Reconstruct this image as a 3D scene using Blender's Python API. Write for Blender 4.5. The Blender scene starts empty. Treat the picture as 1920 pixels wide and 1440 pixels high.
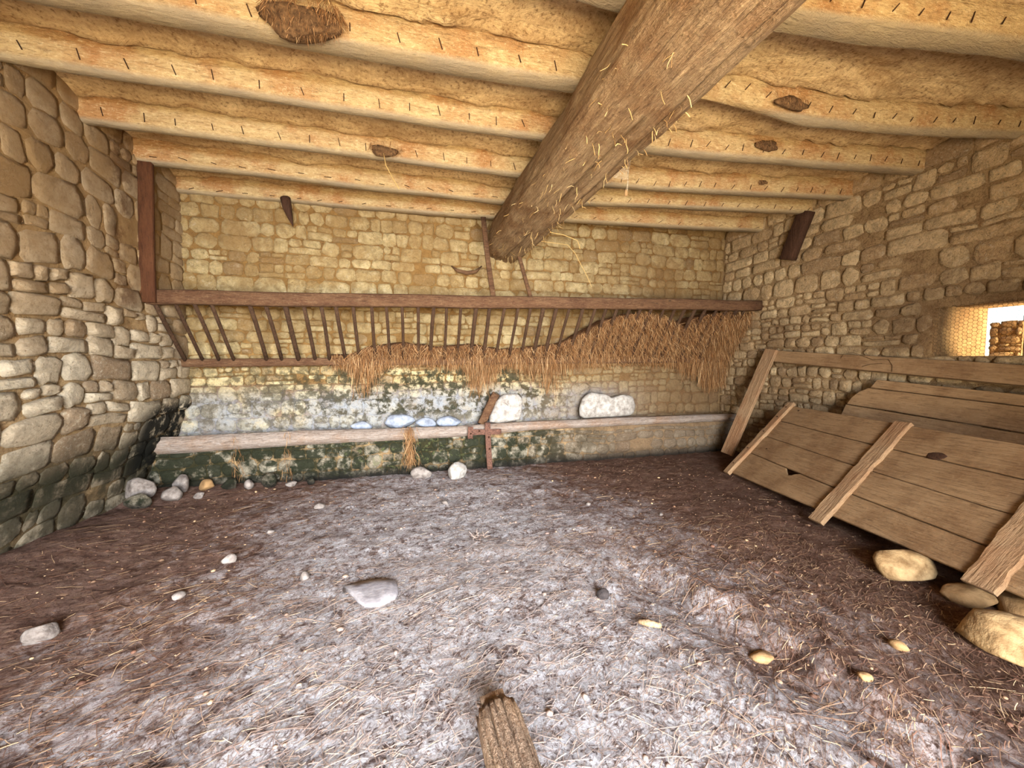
import bpy, math, random
from mathutils import Vector, Matrix, noise as mn
SC = bpy.context.scene; COL = SC.collection; PI = math.pi
R = random.Random(7)

# ---------------------------------------------------------------- camera, sky, sun, lights, exposure
YAW, PITCH = math.radians(15.2), math.radians(3.4)
cam = bpy.data.objects.new('camera', bpy.data.cameras.new('camera')); COL.objects.link(cam)
cam.location = (0, 0, 1.5); cam.rotation_euler = (PI/2 - PITCH, 0, -YAW)
cam.data.sensor_width = 36; cam.data.lens = 36*721/1920; cam.data.clip_start = 0.02
SC.camera = cam
vs = SC.view_settings; vs.view_transform = 'Standard'; vs.look = 'None'; vs.gamma = 1; vs.use_curve_mapping = False
vs.exposure = 0.40
world = bpy.data.worlds.new('sky'); SC.world = world; world.use_nodes = True
wn = world.node_tree; bgn = wn.nodes['Background']
sky = wn.nodes.new('ShaderNodeTexSky'); sky.sky_type = 'NISHITA'; sky.sun_disc = False
sky.sun_elevation = math.radians(50); sky.sun_rotation = math.radians(120)
wn.links.new(sky.outputs[0], bgn.inputs[0]); bgn.inputs[1].default_value = 0.35

def light(name, kind, loc, aim, power, col, sx=1, sy=1, **k):
    l = bpy.data.lights.new(name, kind); l.energy = power; l.color = col
    if kind == 'AREA': l.shape = 'RECTANGLE'; l.size = sx; l.size_y = sy
    for a, b in k.items(): setattr(l, a, b)
    o = bpy.data.objects.new(name, l); COL.objects.link(o); o.location = loc
    o.rotation_euler = (Vector(aim)-Vector(loc)).to_track_quat('-Z', 'Y').to_euler()
    return o
light('sun', 'SUN', (9, -4, 9), (5.2, -1.0, 0), 5.0, (1, .86, .62), angle=math.radians(.6))
light('door_skylight', 'AREA', (.35, -4.4, 2.3), (.35, 3.0, .9), 2300, (.84, .91, 1.0), 4.4, 2.4)
light('sunlit_yard_bounce', 'AREA', (-.3, -2.6, .10), (-.1, 1.2, 2.6), 980, (1.0, .82, .54), 4.6, 2.4)
light('window_daylight', 'AREA', (7.6, 1.45, 1.95), (5.6, 2.75, 1.8), 380, (1, .76, .40), .8, .6)

# ---------------------------------------------------------------- helpers
def N3(x, y, z): return mn.noise(Vector((x, y, z)))
def fb(x, y, z, o=4): return mn.fractal(Vector((x, y, z)), 0.9, 2.1, o)
def sm(a, b, x):
    t = max(0., min(1., (x-a)/(b-a))); return t*t*(3-2*t)
def lerp(a, b, t): return a+(b-a)*t
def pl(pts, x):
    if x <= pts[0][0]: return pts[0][1]
    for (a, b), (c, d) in zip(pts, pts[1:]):
        if x <= c: return b+(d-b)*(x-a)/(c-a)
    return pts[-1][1]

def tag(o, label=None, cat=None, group=None, kind=None):
    if label: o['label'] = label
    if cat: o['category'] = cat
    if group: o['group'] = group
    if kind: o['kind'] = kind
    return o
def empty(name, loc=(0, 0, 0), mat=None):
    o = bpy.data.objects.new(name, None); COL.objects.link(o); o.location = loc; o.empty_display_size = .1
    if mat is not None: o.matrix_world = mat
    return o
def obj(name, V, Fc, mat, parent=None, smooth=True, org=None, local=False):
    V = [Vector(v) for v in V]
    loc = Vector((0, 0, 0))
    if parent is not None and not local:
        base = Vector(parent.location) if parent.parent is None else Vector(parent.parent.location)+Vector(parent.location)
    else: base = Vector((0, 0, 0))
    if org is not None: o0 = Vector(org)
    elif parent is None:
        xs = [v.x for v in V]; ys = [v.y for v in V]
        o0 = Vector(((min(xs)+max(xs))/2, (min(ys)+max(ys))/2, min(v.z for v in V)))
    else: o0 = V[0]*0 if local else base
    me = bpy.data.meshes.new(name); me.from_pydata([v-o0 for v in V], [], Fc)
    if smooth: me.polygons.foreach_set('use_smooth', [True]*len(me.polygons))
    me.materials.append(mat); me.update()
    o = bpy.data.objects.new(name, me); COL.objects.link(o)
    if parent is not None: o.parent = parent; o.location = (0, 0, 0) if local else o0-base
    else: o.location = o0
    return o

class MB:
    def __init__(s): s.v = []; s.f = []
    def add(s, V, Fc):
        n = len(s.v); s.v += [tuple(v) for v in V]; s.f += [tuple(i+n for i in f) for f in Fc]; return s
    def box(s, a, b):
        (x0, y0, z0), (x1, y1, z1) = a, b
        return s.add([(x0,y0,z0),(x1,y0,z0),(x1,y1,z0),(x0,y1,z0),(x0,y0,z1),(x1,y0,z1),(x1,y1,z1),(x0,y1,z1)],
                     [(0,3,2,1),(4,5,6,7),(0,1,5,4),(1,2,6,5),(2,3,7,6),(3,0,4,7)])
    def build(s, name, mat, parent=None, smooth=True, **k): return obj(name, s.v, s.f, mat, parent, smooth, **k)

def sweep(path, section, up=(0, 0, 1)):
    """path: points; section(i,t)->list of (a,b) offsets: a along side, b along up."""
    P = [Vector(p) for p in path]; V = []; n = None; up = Vector(up)
    for i, p in enumerate(P):
        d = (P[min(i+1, len(P)-1)]-P[max(i-1, 0)]).normalized()
        side = d.cross(up).normalized(); u2 = side.cross(d).normalized()
        s = section(i, i/(len(P)-1)); n = len(s)
        V += [p+side*a+u2*b for a, b in s]
    Fc = []
    for i in range(len(P)-1):
        for j in range(n):
            k = (j+1) % n
            Fc.append((i*n+j, i*n+k, (i+1)*n+k, (i+1)*n+j))
    Fc.append(tuple(range(n))[::-1]); Fc.append(tuple(range((len(P)-1)*n, len(P)*n)))
    return V, Fc
def rect(w, h, c=.12):
    """chamfered rectangle section, 12 points"""
    k = c*min(w, h); a, b = w/2, h/2
    return [(a, -b+k), (a, 0), (a, b-k), (a-k, b), (0, b), (-a+k, b), (-a, b-k), (-a, 0), (-a, -b+k), (-a+k, -b), (0, -b), (a-k, -b)]
def bar(p0, p1, w, h, up=(0, 0, 1), segs=8, wob=.004, c=.15, seed=0, sag=0):
    p0, p1 = Vector(p0), Vector(p1); L = (p1-p0).length
    path = []
    for i in range(segs+1):
        t = i/segs; q = p0.lerp(p1, t)
        path.append(q+Vector((N3(t*L, seed, 1), N3(t*L, seed, 5), N3(t*L, seed, 9)))*wob*2+Vector((0, 0, -sag*4*t*(1-t))))
    def sec(i, t):
        return [(a*(1+wob*6*N3(a*9+seed, i*.9, b*9)), b*(1+wob*6*N3(a*9, i*.7+seed, b*9))) for a, b in rect(w, h, c)]
    return sweep(path, sec, up)
def tube(path, rad, n=8, up=(0, 0, 1), rough=0., seed=0):
    r = rad if callable(rad) else (lambda t: rad)
    return sweep(path, lambda i, t: [(r(t)*(1+rough*N3(math.cos(q)*2+seed, math.sin(q)*2, i*.6))*math.cos(q),
                                      r(t)*(1+rough*N3(math.cos(q)*2+seed, math.sin(q)*2, i*.6))*math.sin(q)) for q in [2*PI*j/n for j in range(n)]], up)

_ico = {}
def ico(sub):
    if sub not in _ico:
        import bmesh
        bm = bmesh.new(); bmesh.ops.create_icosphere(bm, subdivisions=sub, radius=1)
        _ico[sub] = ([v.co.copy() for v in bm.verts], [tuple(v.index for v in f.verts) for f in bm.faces]); bm.free()
    return _ico[sub]
def rock(loc, size, seed, sub=3, cuts=7, rough=.14, rot=0, sink=.15, cutd=(.55, .85)):
    rr = random.Random(seed); V, Fc = ico(sub); V = [v.copy() for v in V]
    pl_ = []
    for _ in range(cuts):
        n = Vector((rr.gauss(0, 1), rr.gauss(0, 1), rr.gauss(0, .8))).normalized(); pl_.append((n, rr.uniform(*cutd)))
    out = []
    M = Matrix.Rotation(rot, 3, 'Z')
    for v in V:
        v = v*(1+rough*fb(v.x*1.5+seed, v.y*1.5, v.z*1.5, 3))
        for n, d in pl_:
            e = v.dot(n)-d
            if e > 0: v = v-n*e*.92
        out.append(v)
    zmin = min(v.z for v in out)
    W = []
    for v in out:
        z = v.z*size[2]; q = M @ Vector((v.x*size[0], v.y*size[1], z))
        W.append(q+Vector(loc)+Vector((0, 0, -zmin*size[2]*(1-sink))))
    return W, Fc

# ---------------------------------------------------------------- materials
def lin(c): return tuple(((v/255)/12.92 if v/255 <= .04045 else ((v/255+.055)/1.055)**2.4) for v in c)+(1,)
class Mat:
    def __init__(s, name, rough=.9, spec=.25):
        s.m = bpy.data.materials.new(name); s.m.use_nodes = True; s.t = s.m.node_tree; s.n = s.t.nodes
        s.b = s.n['Principled BSDF']; s.b.inputs['Roughness'].default_value = rough
        s.b.inputs['Specular IOR Level'].default_value = spec
        g = s.n.new('ShaderNodeNewGeometry'); s.pos = g.outputs['Position']; s.isl = g.outputs['Random Per Island']
        s.obj = s.n.new('ShaderNodeTexCoord').outputs['Object']
        oi = s.n.new('ShaderNodeObjectInfo')
        s.rnd = s.math('FRACT', s.math('ADD', oi.outputs['Random'], s.isl))
        sp = s.n.new('ShaderNodeSeparateXYZ'); s.L(s.pos, sp.inputs[0]); s.x, s.y, s.z = sp.outputs
    def L(s, a, b): s.t.links.new(a, b)
    def put(s, inp, v):
        if hasattr(v, 'links') or isinstance(v, bpy.types.NodeSocket): s.L(v, inp)
        else: inp.default_value = v
    def math(s, op, a, b=0.5, clamp=False):
        n = s.n.new('ShaderNodeMath'); n.operation = op; n.use_clamp = clamp; s.put(n.inputs[0], a); s.put(n.inputs[1], b); return n.outputs[0]
    def map(s, v, a, b, c=0., d=1., smooth=False):
        n = s.n.new('ShaderNodeMapRange'); n.clamp = True
        if smooth: n.interpolation_type = 'SMOOTHSTEP'
        s.put(n.inputs[0], v)
        for i, q in enumerate((a, b, c, d)): n.inputs[i+1].default_value = q
        return n.outputs[0]
    def scaled(s, vec, sc):
        n = s.n.new('ShaderNodeVectorMath'); n.operation = 'MULTIPLY'; s.L(vec, n.inputs[0]); n.inputs[1].default_value = sc; return n.outputs[0]
    def noise(s, scale, detail=4, rough=.6, vec=None, dist=0.):
        n = s.n.new('ShaderNodeTexNoise'); s.L(vec or s.pos, n.inputs['Vector'])
        n.inputs['Scale'].default_value = scale; n.inputs['Detail'].default_value = detail
        n.inputs['Roughness'].default_value = rough; n.inputs['Distortion'].default_value = dist
        return n.outputs['Fac']
    def col(s, c):
        n = s.n.new('ShaderNodeRGB'); n.outputs[0].default_value = lin(c); return n.outputs[0]
    def mix(s, f, a, b, mode='MIX'):
        n = s.n.new('ShaderNodeMix'); n.data_type = 'RGBA'; n.blend_type = mode
        s.put(n.inputs[0], f); s.put(n.inputs[6], lin(a) if isinstance(a, tuple) and len(a) == 3 else a)
        s.put(n.inputs[7], lin(b) if isinstance(b, tuple) and len(b) == 3 else b); return n.outputs[2]
    def mul(s, *a):
        o = a[0]
        for b in a[1:]: o = s.math('MULTIPLY', o, b)
        return o
    def bump(s, h, strength=.5, dist=.02, prev=None):
        n = s.n.new('ShaderNodeBump'); s.L(h, n.inputs['Height']); n.inputs['Strength'].default_value = strength; n.inputs['Distance'].default_value = dist
        if prev is not None: s.L(prev, n.inputs['Normal'])
        return n.outputs[0]
    def out(s, c, nrm=None):
        s.put(s.b.inputs['Base Color'], c)
        if nrm is not None: s.L(nrm, s.b.inputs['Normal'])
        return s.m

def wall_stains_and_tones(M, c, which):
    """moss, soot, lime and dirt stains, and tones that change with height, on the masonry"""
    n1 = M.noise(1.6, 5, .65); n2 = M.noise(5.5, 5, .7); n3 = M.noise(13, 4, .7)
    w = M.math('ADD', M.mul(n1, .6), M.mul(n2, .4))
    if which == 'back':
        c = M.mix(M.mul(M.map(M.z, 1.3, 1.5), M.map(w, .40, .56, .15, .6)), c, (166, 126, 72))  # golden brown tone over the upper wall
        # lime wash band low on the wall
        m = M.mul(M.map(M.z, 1.22, .98), M.map(M.x, 4.2, 3.2), M.map(w, .40, .50, .25, 1))
        m = M.mul(m, M.map(M.z, .40, .55))
        c = M.mix(M.mul(m, M.map(n2, .35, .6, .95, .45)), c, (178, 184, 192))
        # green black moss below the rack
        m = M.mul(M.map(M.z, 1.5, 1.36), M.map(M.z, .60, .8), M.map(M.x, 2.6, 1.9), M.map(M.x, -2.6, -.4, .3, 1), M.map(M.math('ADD', M.mul(n2, .6), M.mul(n3, .4)), .47, .54))
        c = M.mix(M.mul(m, .93), c, (52, 56, 40))
        m = M.mul(M.map(M.z, 1.5, 1.3), M.map(M.x, 3.6, 2.6), M.map(n3, .5, .6)); c = M.mix(M.mul(m, .6), c, (104, 92, 70))
        # brown dust towards the right corner
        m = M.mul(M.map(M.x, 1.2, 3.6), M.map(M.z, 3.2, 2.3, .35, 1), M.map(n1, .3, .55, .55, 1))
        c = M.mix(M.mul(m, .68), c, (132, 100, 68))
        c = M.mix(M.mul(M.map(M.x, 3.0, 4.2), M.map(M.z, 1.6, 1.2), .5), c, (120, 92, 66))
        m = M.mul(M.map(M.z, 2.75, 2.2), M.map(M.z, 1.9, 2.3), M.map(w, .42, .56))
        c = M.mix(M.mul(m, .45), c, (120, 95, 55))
    if which == 'manger':
        m = M.map(M.math('ADD', M.mul(n2, .65), M.mul(n1, .35)), .42, .51)
        m = M.mul(m, M.map(M.x, 3.4, 2.2, .1, 1))
        c = M.mix(M.mul(m, .93), c, (36, 42, 25))
        m = M.mul(M.map(n3, .55, .62), M.map(M.x, -1.2, -.4), M.map(M.x, 1.0, .4))
        c = M.mix(M.mul(m, .5), c, (120, 125, 80))
        c = M.mix(M.mul(M.map(M.x, 1.6, 3.2), .6), c, (130, 106, 84))
        c = M.mix(M.mul(M.map(M.z, .16, .02), .9), c, (30, 26, 24))  # darker towards the foot of the manger
    if which == 'left':
        m = M.mul(M.map(M.z, .95, .55), M.map(w, .36, .50, .35, 1), M.map(M.y, 2.6, 3.2, .8, 1))
        c = M.mix(M.mul(m, .78), c, (82, 74, 56))
        m = M.mul(M.map(M.math('ADD', M.z, M.mul(n1, .5)), 1.08, .82), M.map(M.math('ADD', M.mul(n2, .5), M.mul(n1, .5)), .44, .52), M.map(M.z, .25, .45, .5, 1))
        c = M.mix(M.mul(m, .9), c, (52, 52, 36))
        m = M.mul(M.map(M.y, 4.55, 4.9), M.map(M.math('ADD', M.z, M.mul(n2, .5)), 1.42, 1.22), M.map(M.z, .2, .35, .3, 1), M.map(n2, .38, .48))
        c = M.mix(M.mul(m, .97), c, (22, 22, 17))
        m = M.mul(M.map(M.z, 1.5, 2.3), M.map(n1, .35, .6, .6, 1))
        c = M.mix(M.mul(m, .8), c, (176, 140, 92))  # golden brown tone growing with height
        m = M.mul(M.map(M.y, 4.35, 4.5), M.map(M.y, 4.8, 4.65), M.map(M.z, 1.9, 2.1), M.map(n2, .42, .55))
        c = M.mix(M.mul(m, .6), c, (100, 62, 34))
    if which == 'right':
        m = M.mul(M.map(M.y, 4.2, 2.9), M.map(M.z, 1.4, 1.9), M.map(M.math('ADD', M.z, M.mul(n1, .9)), 3.1, 2.6), M.map(w, .36, .52, .4, 1))
        c = M.mix(M.mul(m, .6), c, (122, 96, 70))
        m = M.mul(M.map(M.z, 2.35, 1.95), M.map(n1, .44, .56))
        c = M.mix(M.mul(m, .5), c, (118, 88, 60))
    return c
def stone_mat(name, which, a=(212, 196, 160), b=(168, 146, 112), third=(150, 122, 94), bs=1.):
    M = Mat(name, .92, .15)
    v = M.noise(11, 7, .72, dist=.4); w = M.noise(46, 6, .75, dist=.5); big = M.noise(.9, 3)
    c = M.mix(M.map(M.rnd, .1, .95), a, b)
    c = M.mix(M.map(M.rnd, .86, .98, 0, .7), c, third)
    c = M.mix(M.map(v, .44, .64, 0, .6), c, tuple(int(q*.72) for q in b))
    c = M.mix(M.map(v, .42, .30, 0, .5), c, (240, 230, 204))
    c = M.mix(M.map(w, .34, .43, .75, 0), c, (84, 62, 42))
    c = M.mix(M.map(w, .54, .66, 0, .45), c, (240, 230, 206))
    c = M.mix(M.map(big, .5, .7, 0, .3), c, third)
    c = wall_stains_and_tones(M, c, which)
    n = M.bump(v, bs, .06); n = M.bump(w, bs, .02, n)
    return M.out(c, n)
def mortar_mat(name, which, a=(190, 160, 118), b=(148, 118, 84)):
    M = Mat(name, .95, .1)
    v = M.noise(8, 6, .75, dist=.4); w = M.noise(44, 6, .75, dist=.5)
    c = M.mix(M.map(v, .38, .62), a, b); c = M.mix(M.map(w, .34, .46, .75, 0), c, (66, 48, 32))
    c = M.mix(M.map(w, .56, .68, 0, .3), c, (220, 196, 156))
    c = wall_stains_and_tones(M, c, which)
    n = M.bump(v, 1., .06); n = M.bump(w, 1., .02, n)
    return M.out(c, n)
def wood_mat(name, a, b, dark, st=(.16, 1, 1), dust=None, bs=.5, redf=None, sc=1., crack=.75):
    M = Mat(name, .82, .2)
    vec = M.scaled(M.obj, tuple(q*sc for q in st))
    g = M.noise(22, 6, .7, vec, .4); g2 = M.noise(80, 4, .7, vec); p = M.noise(2.3, 4, .6); fine = M.noise(45, 4, .7)
    c = M.mix(M.map(g, .3, .7), a, b)
    c = M.mix(M.map(p, .46, .62, 0, .75), c, redf or b)
    c = M.mix(M.map(M.rnd, 0, 1, 0, .25), c, b)
    c = M.mix(M.map(g, .30, .38, crack, 0), c, dark)
    c = M.mix(M.map(fine, .56, .7, 0, .35), c, dust or a)
    c = M.mix(M.map(fine, .28, .40, .45, 0), c, dark)
    c = M.mix(M.map(g2, .36, .46, .45, 0), c, dark); c = M.mix(M.map(g2, .56, .66, 0, .3), c, dust or a)
    if name == 'joist_wood':                                        # grey dust and web clinging to the undersides
        c = M.mix(M.mul(M.map(M.z, 3.535, 3.508), M.map(p, .3, .6, .5, .9)), c, (156, 142, 118))
    n = M.bump(g, min(1, bs*1.4), .04); n = M.bump(g2, bs, .012, n); n = M.bump(fine, bs*.8, .014, n)
    return M.out(c, n)

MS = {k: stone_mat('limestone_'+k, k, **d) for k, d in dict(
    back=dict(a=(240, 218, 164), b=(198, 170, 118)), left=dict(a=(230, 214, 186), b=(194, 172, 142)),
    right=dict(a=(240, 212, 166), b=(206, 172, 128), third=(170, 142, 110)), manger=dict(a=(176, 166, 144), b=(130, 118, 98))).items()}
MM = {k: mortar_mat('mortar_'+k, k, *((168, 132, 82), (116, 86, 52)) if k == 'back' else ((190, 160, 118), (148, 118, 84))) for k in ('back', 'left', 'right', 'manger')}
M_joist = wood_mat('joist_wood', (206, 182, 134), (172, 140, 96), (96, 70, 44), redf=(164, 112, 66), dust=(244, 226, 184), st=(.25, 1, 1), crack=.5)
M_beam = wood_mat('beam_wood', (178, 150, 114), (128, 102, 74), (54, 36, 22), st=(1, .10, 1), dust=(214, 186, 140), redf=(120, 84, 52), bs=.8)
M_rail = wood_mat('rack_wood', (118, 88, 62), (84, 56, 38), (36, 24, 16), dust=(150, 124, 94))
M_bars = wood_mat('rack_bar_wood', (86, 62, 44), (62, 42, 28), (30, 20, 14), st=(1, 1, .2), dust=(120, 96, 70))
M_post = wood_mat('post_wood', (98, 62, 38), (78, 46, 28), (44, 24, 12), st=(1, 1, .15))
M_log = wood_mat('weathered_log', (176, 162, 150), (136, 118, 104), (72, 54, 46), dust=(206, 198, 192), redf=(150, 118, 92), bs=.7)
M_stump = wood_mat('floor_log_wood', (166, 140, 116), (118, 92, 72), (52, 36, 26), st=(1, .12, 1), dust=(196, 176, 148), bs=.9, redf=(176, 138, 100))
M_door = wood_mat('dusty_plank', (158, 128, 94), (132, 104, 74), (76, 54, 36), st=(.10, 1, 1), dust=(166, 138, 106), redf=(116, 86, 58), bs=.3, crack=.4)
M_batten = wood_mat('dusty_batten', (168, 138, 106), (140, 110, 80), (88, 60, 40), st=(1, .12, 1), dust=(196, 162, 122), redf=(146, 104, 72), bs=.45, crack=.45)
M_darkwood = wood_mat('dark_bracket_wood', (86, 58, 42), (66, 44, 32), (34, 22, 16), st=(1, 1, .2))

def simple(name, a, b, scale=20, rough=.9, bs=.5, det=5, spec=.2):
    M = Mat(name, rough, spec); v = M.noise(scale, det, .65)
    c = M.mix(M.map(v, .35, .65), a, b); return M.out(c, M.bump(v, bs, .02))
M_nail = simple('rusty_nail', (70, 42, 24), (40, 24, 14), 60)
M_rust = simple('rusty_iron', (124, 88, 72), (76, 52, 44), 60, .8, .9)
M_wire = simple('galvanised_wire', (92, 70, 42), (60, 44, 28), 60, .6, .1)
M_white = simple('white_limestone', (182, 176, 168), (128, 120, 112), 14, .9, .7)
M_pale = simple('pale_floor_stone', (150, 140, 132), (96, 86, 80), 16, .9, .7)
M_grey = simple('grey_slab_stone', (160, 154, 154), (126, 120, 122), 18, .9, .3)
M_tan = simple('tan_limestone', (176, 146, 104), (118, 90, 58), 12, .9, .8)
M_tand = simple('dusty_tan_limestone', (160, 126, 86), (128, 98, 64), 14, .9, .6)
M_nest = simple('mud_and_straw', (120, 90, 60), (70, 50, 32), 40, .95, 1.)
M_dark = simple('dark_lump', (66, 58, 56), (38, 34, 34), 40)
M_out = simple('yard_ground', (206, 180, 136), (170, 144, 104), 3)
def floor_mat():
    M = Mat('dirt_floor', .95, .1)
    a = M.noise(1.1, 5, .6); b = M.noise(7, 7, .75, dist=1.0); f = M.noise(34, 7, .8, dist=1.2); g = M.noise(110, 4, .8)
    fib = M.noise(20, 6, .8, M.scaled(M.pos, (.45, 1.0, 1)), 1.5)
    c = M.mix(M.map(b, .38, .62), (166, 132, 116), (118, 86, 72))
    c = M.mix(M.map(fib, .50, .62, 0, .6), c, (176, 146, 126))
    c = M.mix(M.map(fib, .46, .36, 0, .6), c, (62, 42, 34))
    # pale lime dust mid-floor, with the pool of doorway light painted in
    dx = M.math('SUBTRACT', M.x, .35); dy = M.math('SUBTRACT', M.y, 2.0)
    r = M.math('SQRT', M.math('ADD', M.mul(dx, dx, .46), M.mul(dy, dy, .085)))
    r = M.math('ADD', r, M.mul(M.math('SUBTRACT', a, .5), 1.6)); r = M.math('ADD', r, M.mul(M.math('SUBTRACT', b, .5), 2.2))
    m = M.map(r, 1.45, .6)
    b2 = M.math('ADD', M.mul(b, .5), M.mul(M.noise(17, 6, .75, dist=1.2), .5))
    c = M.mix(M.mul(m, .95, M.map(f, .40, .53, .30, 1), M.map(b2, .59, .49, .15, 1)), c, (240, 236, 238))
    c = M.mix(M.mul(M.map(b2, .52, .60), .6), c, (84, 62, 54))
    c = M.mix(M.map(f, .38, .46, .9, 0), c, (58, 42, 38))
    c = M.mix(M.map(g, .36, .46, .5, 0), c, (66, 48, 42))
    c = M.mix(M.mul(M.map(M.x, 1.2, 2.6), .40), c, (92, 60, 38))
    n = M.bump(b, 1., .06); n = M.bump(f, 1., .03, n); n = M.bump(fib, 1., .02, n); n = M.bump(g, .6, .008, n)
    return M.out(c, n)
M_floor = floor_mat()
def straw_mat(name, cols, pale=None):
    M = Mat(name, .8, .15); r = M.n.new('ShaderNodeValToRGB'); M.L(M.rnd, r.inputs[0])
    r.color_ramp.interpolation = 'LINEAR'
    el = r.color_ramp.elements
    for i, c in enumerate(cols):
        e = el[i] if i < 2 else el.new(1.)
        e.position = i/(len(cols)-1); e.color = lin(c)
    c = r.outputs[0]
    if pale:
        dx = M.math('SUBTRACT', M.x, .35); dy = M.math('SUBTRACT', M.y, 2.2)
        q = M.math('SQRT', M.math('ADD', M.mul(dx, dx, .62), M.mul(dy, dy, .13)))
        c = M.mix(M.map(q, 1.2, .4, 0, .4), c, pale)  # lime dust and cool doorway light painted into the litter mid-floor
    return M.out(c)
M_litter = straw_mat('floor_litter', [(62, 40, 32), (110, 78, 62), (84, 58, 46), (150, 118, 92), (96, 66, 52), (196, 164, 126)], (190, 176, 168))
M_hay = straw_mat('old_hay', [(84, 54, 32), (150, 108, 68), (118, 78, 42), (182, 142, 98), (100, 64, 38), (208, 172, 126)])
M_haybody = simple('packed_hay', (122, 84, 52), (72, 46, 28), 26, .95, 1.)
M_web = None
def web_mat():
    M = Mat('cobweb', .9, .1); v = M.noise(30, 4, .7)
    M.L(M.map(v, 0.38, .66, .05, .75), M.b.inputs['Alpha']); return M.out((.5, .40, .27, 1))
M_web = web_mat()

# ---------------------------------------------------------------- ground shape
def zf(x, y):
    z = .022*fb(x*.9, y*.9, 3.1, 3)+.014*fb(x*3.5, y*3.5, 7.7, 3)+.009*abs(fb(x*9, y*11, 2.2, 3))
    z += .10*sm(-1.9, -2.8, x)*sm(5.2, 3.4, y)+.06*sm(4.6, 5.2, y)*sm(-1.2, -2.6, x)
    z += .05*sm(.35, 0, abs(x-1.9+.12*(y-1.7)))*sm(2.6, 1.9, y)*(.4+fb(x*3, y*3, 1, 3))
    z -= .05*sm(.25, 0, abs(x-1.65+.2*(y-2)))*sm(2.8, 2.0, y)
    return z
V = []; Fc = []
x0, x1, y0, y1 = -3.1, 5.6, -1.2, 5.7; nx, ny = 430, 340
for j in range(ny+1):
    for i in range(nx+1):
        x = lerp(x0, x1, i/nx); y = lerp(y0, y1, j/ny); V.append((x, y, zf(x, y)))
for j in range(ny):
    for i in range(nx):
        a = j*(nx+1)+i; Fc.append((a, a+1, a+nx+2, a+nx+1))
n = len(V); V += [(x0, y0, -.3), (x1, y0, -.3), (x1, y1, -.3), (x0, y1, -.3)]; Fc.append((n+3, n+2, n+1, n))
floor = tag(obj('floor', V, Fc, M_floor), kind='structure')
yard = MB(); yard.box((-9, -12, -.35), (24, -1.2, -.06)); yard.box((6.3, -1.2, -.35), (24, 14, -.06))
tag(yard.build('ground', M_out, smooth=False), kind='structure')

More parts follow.
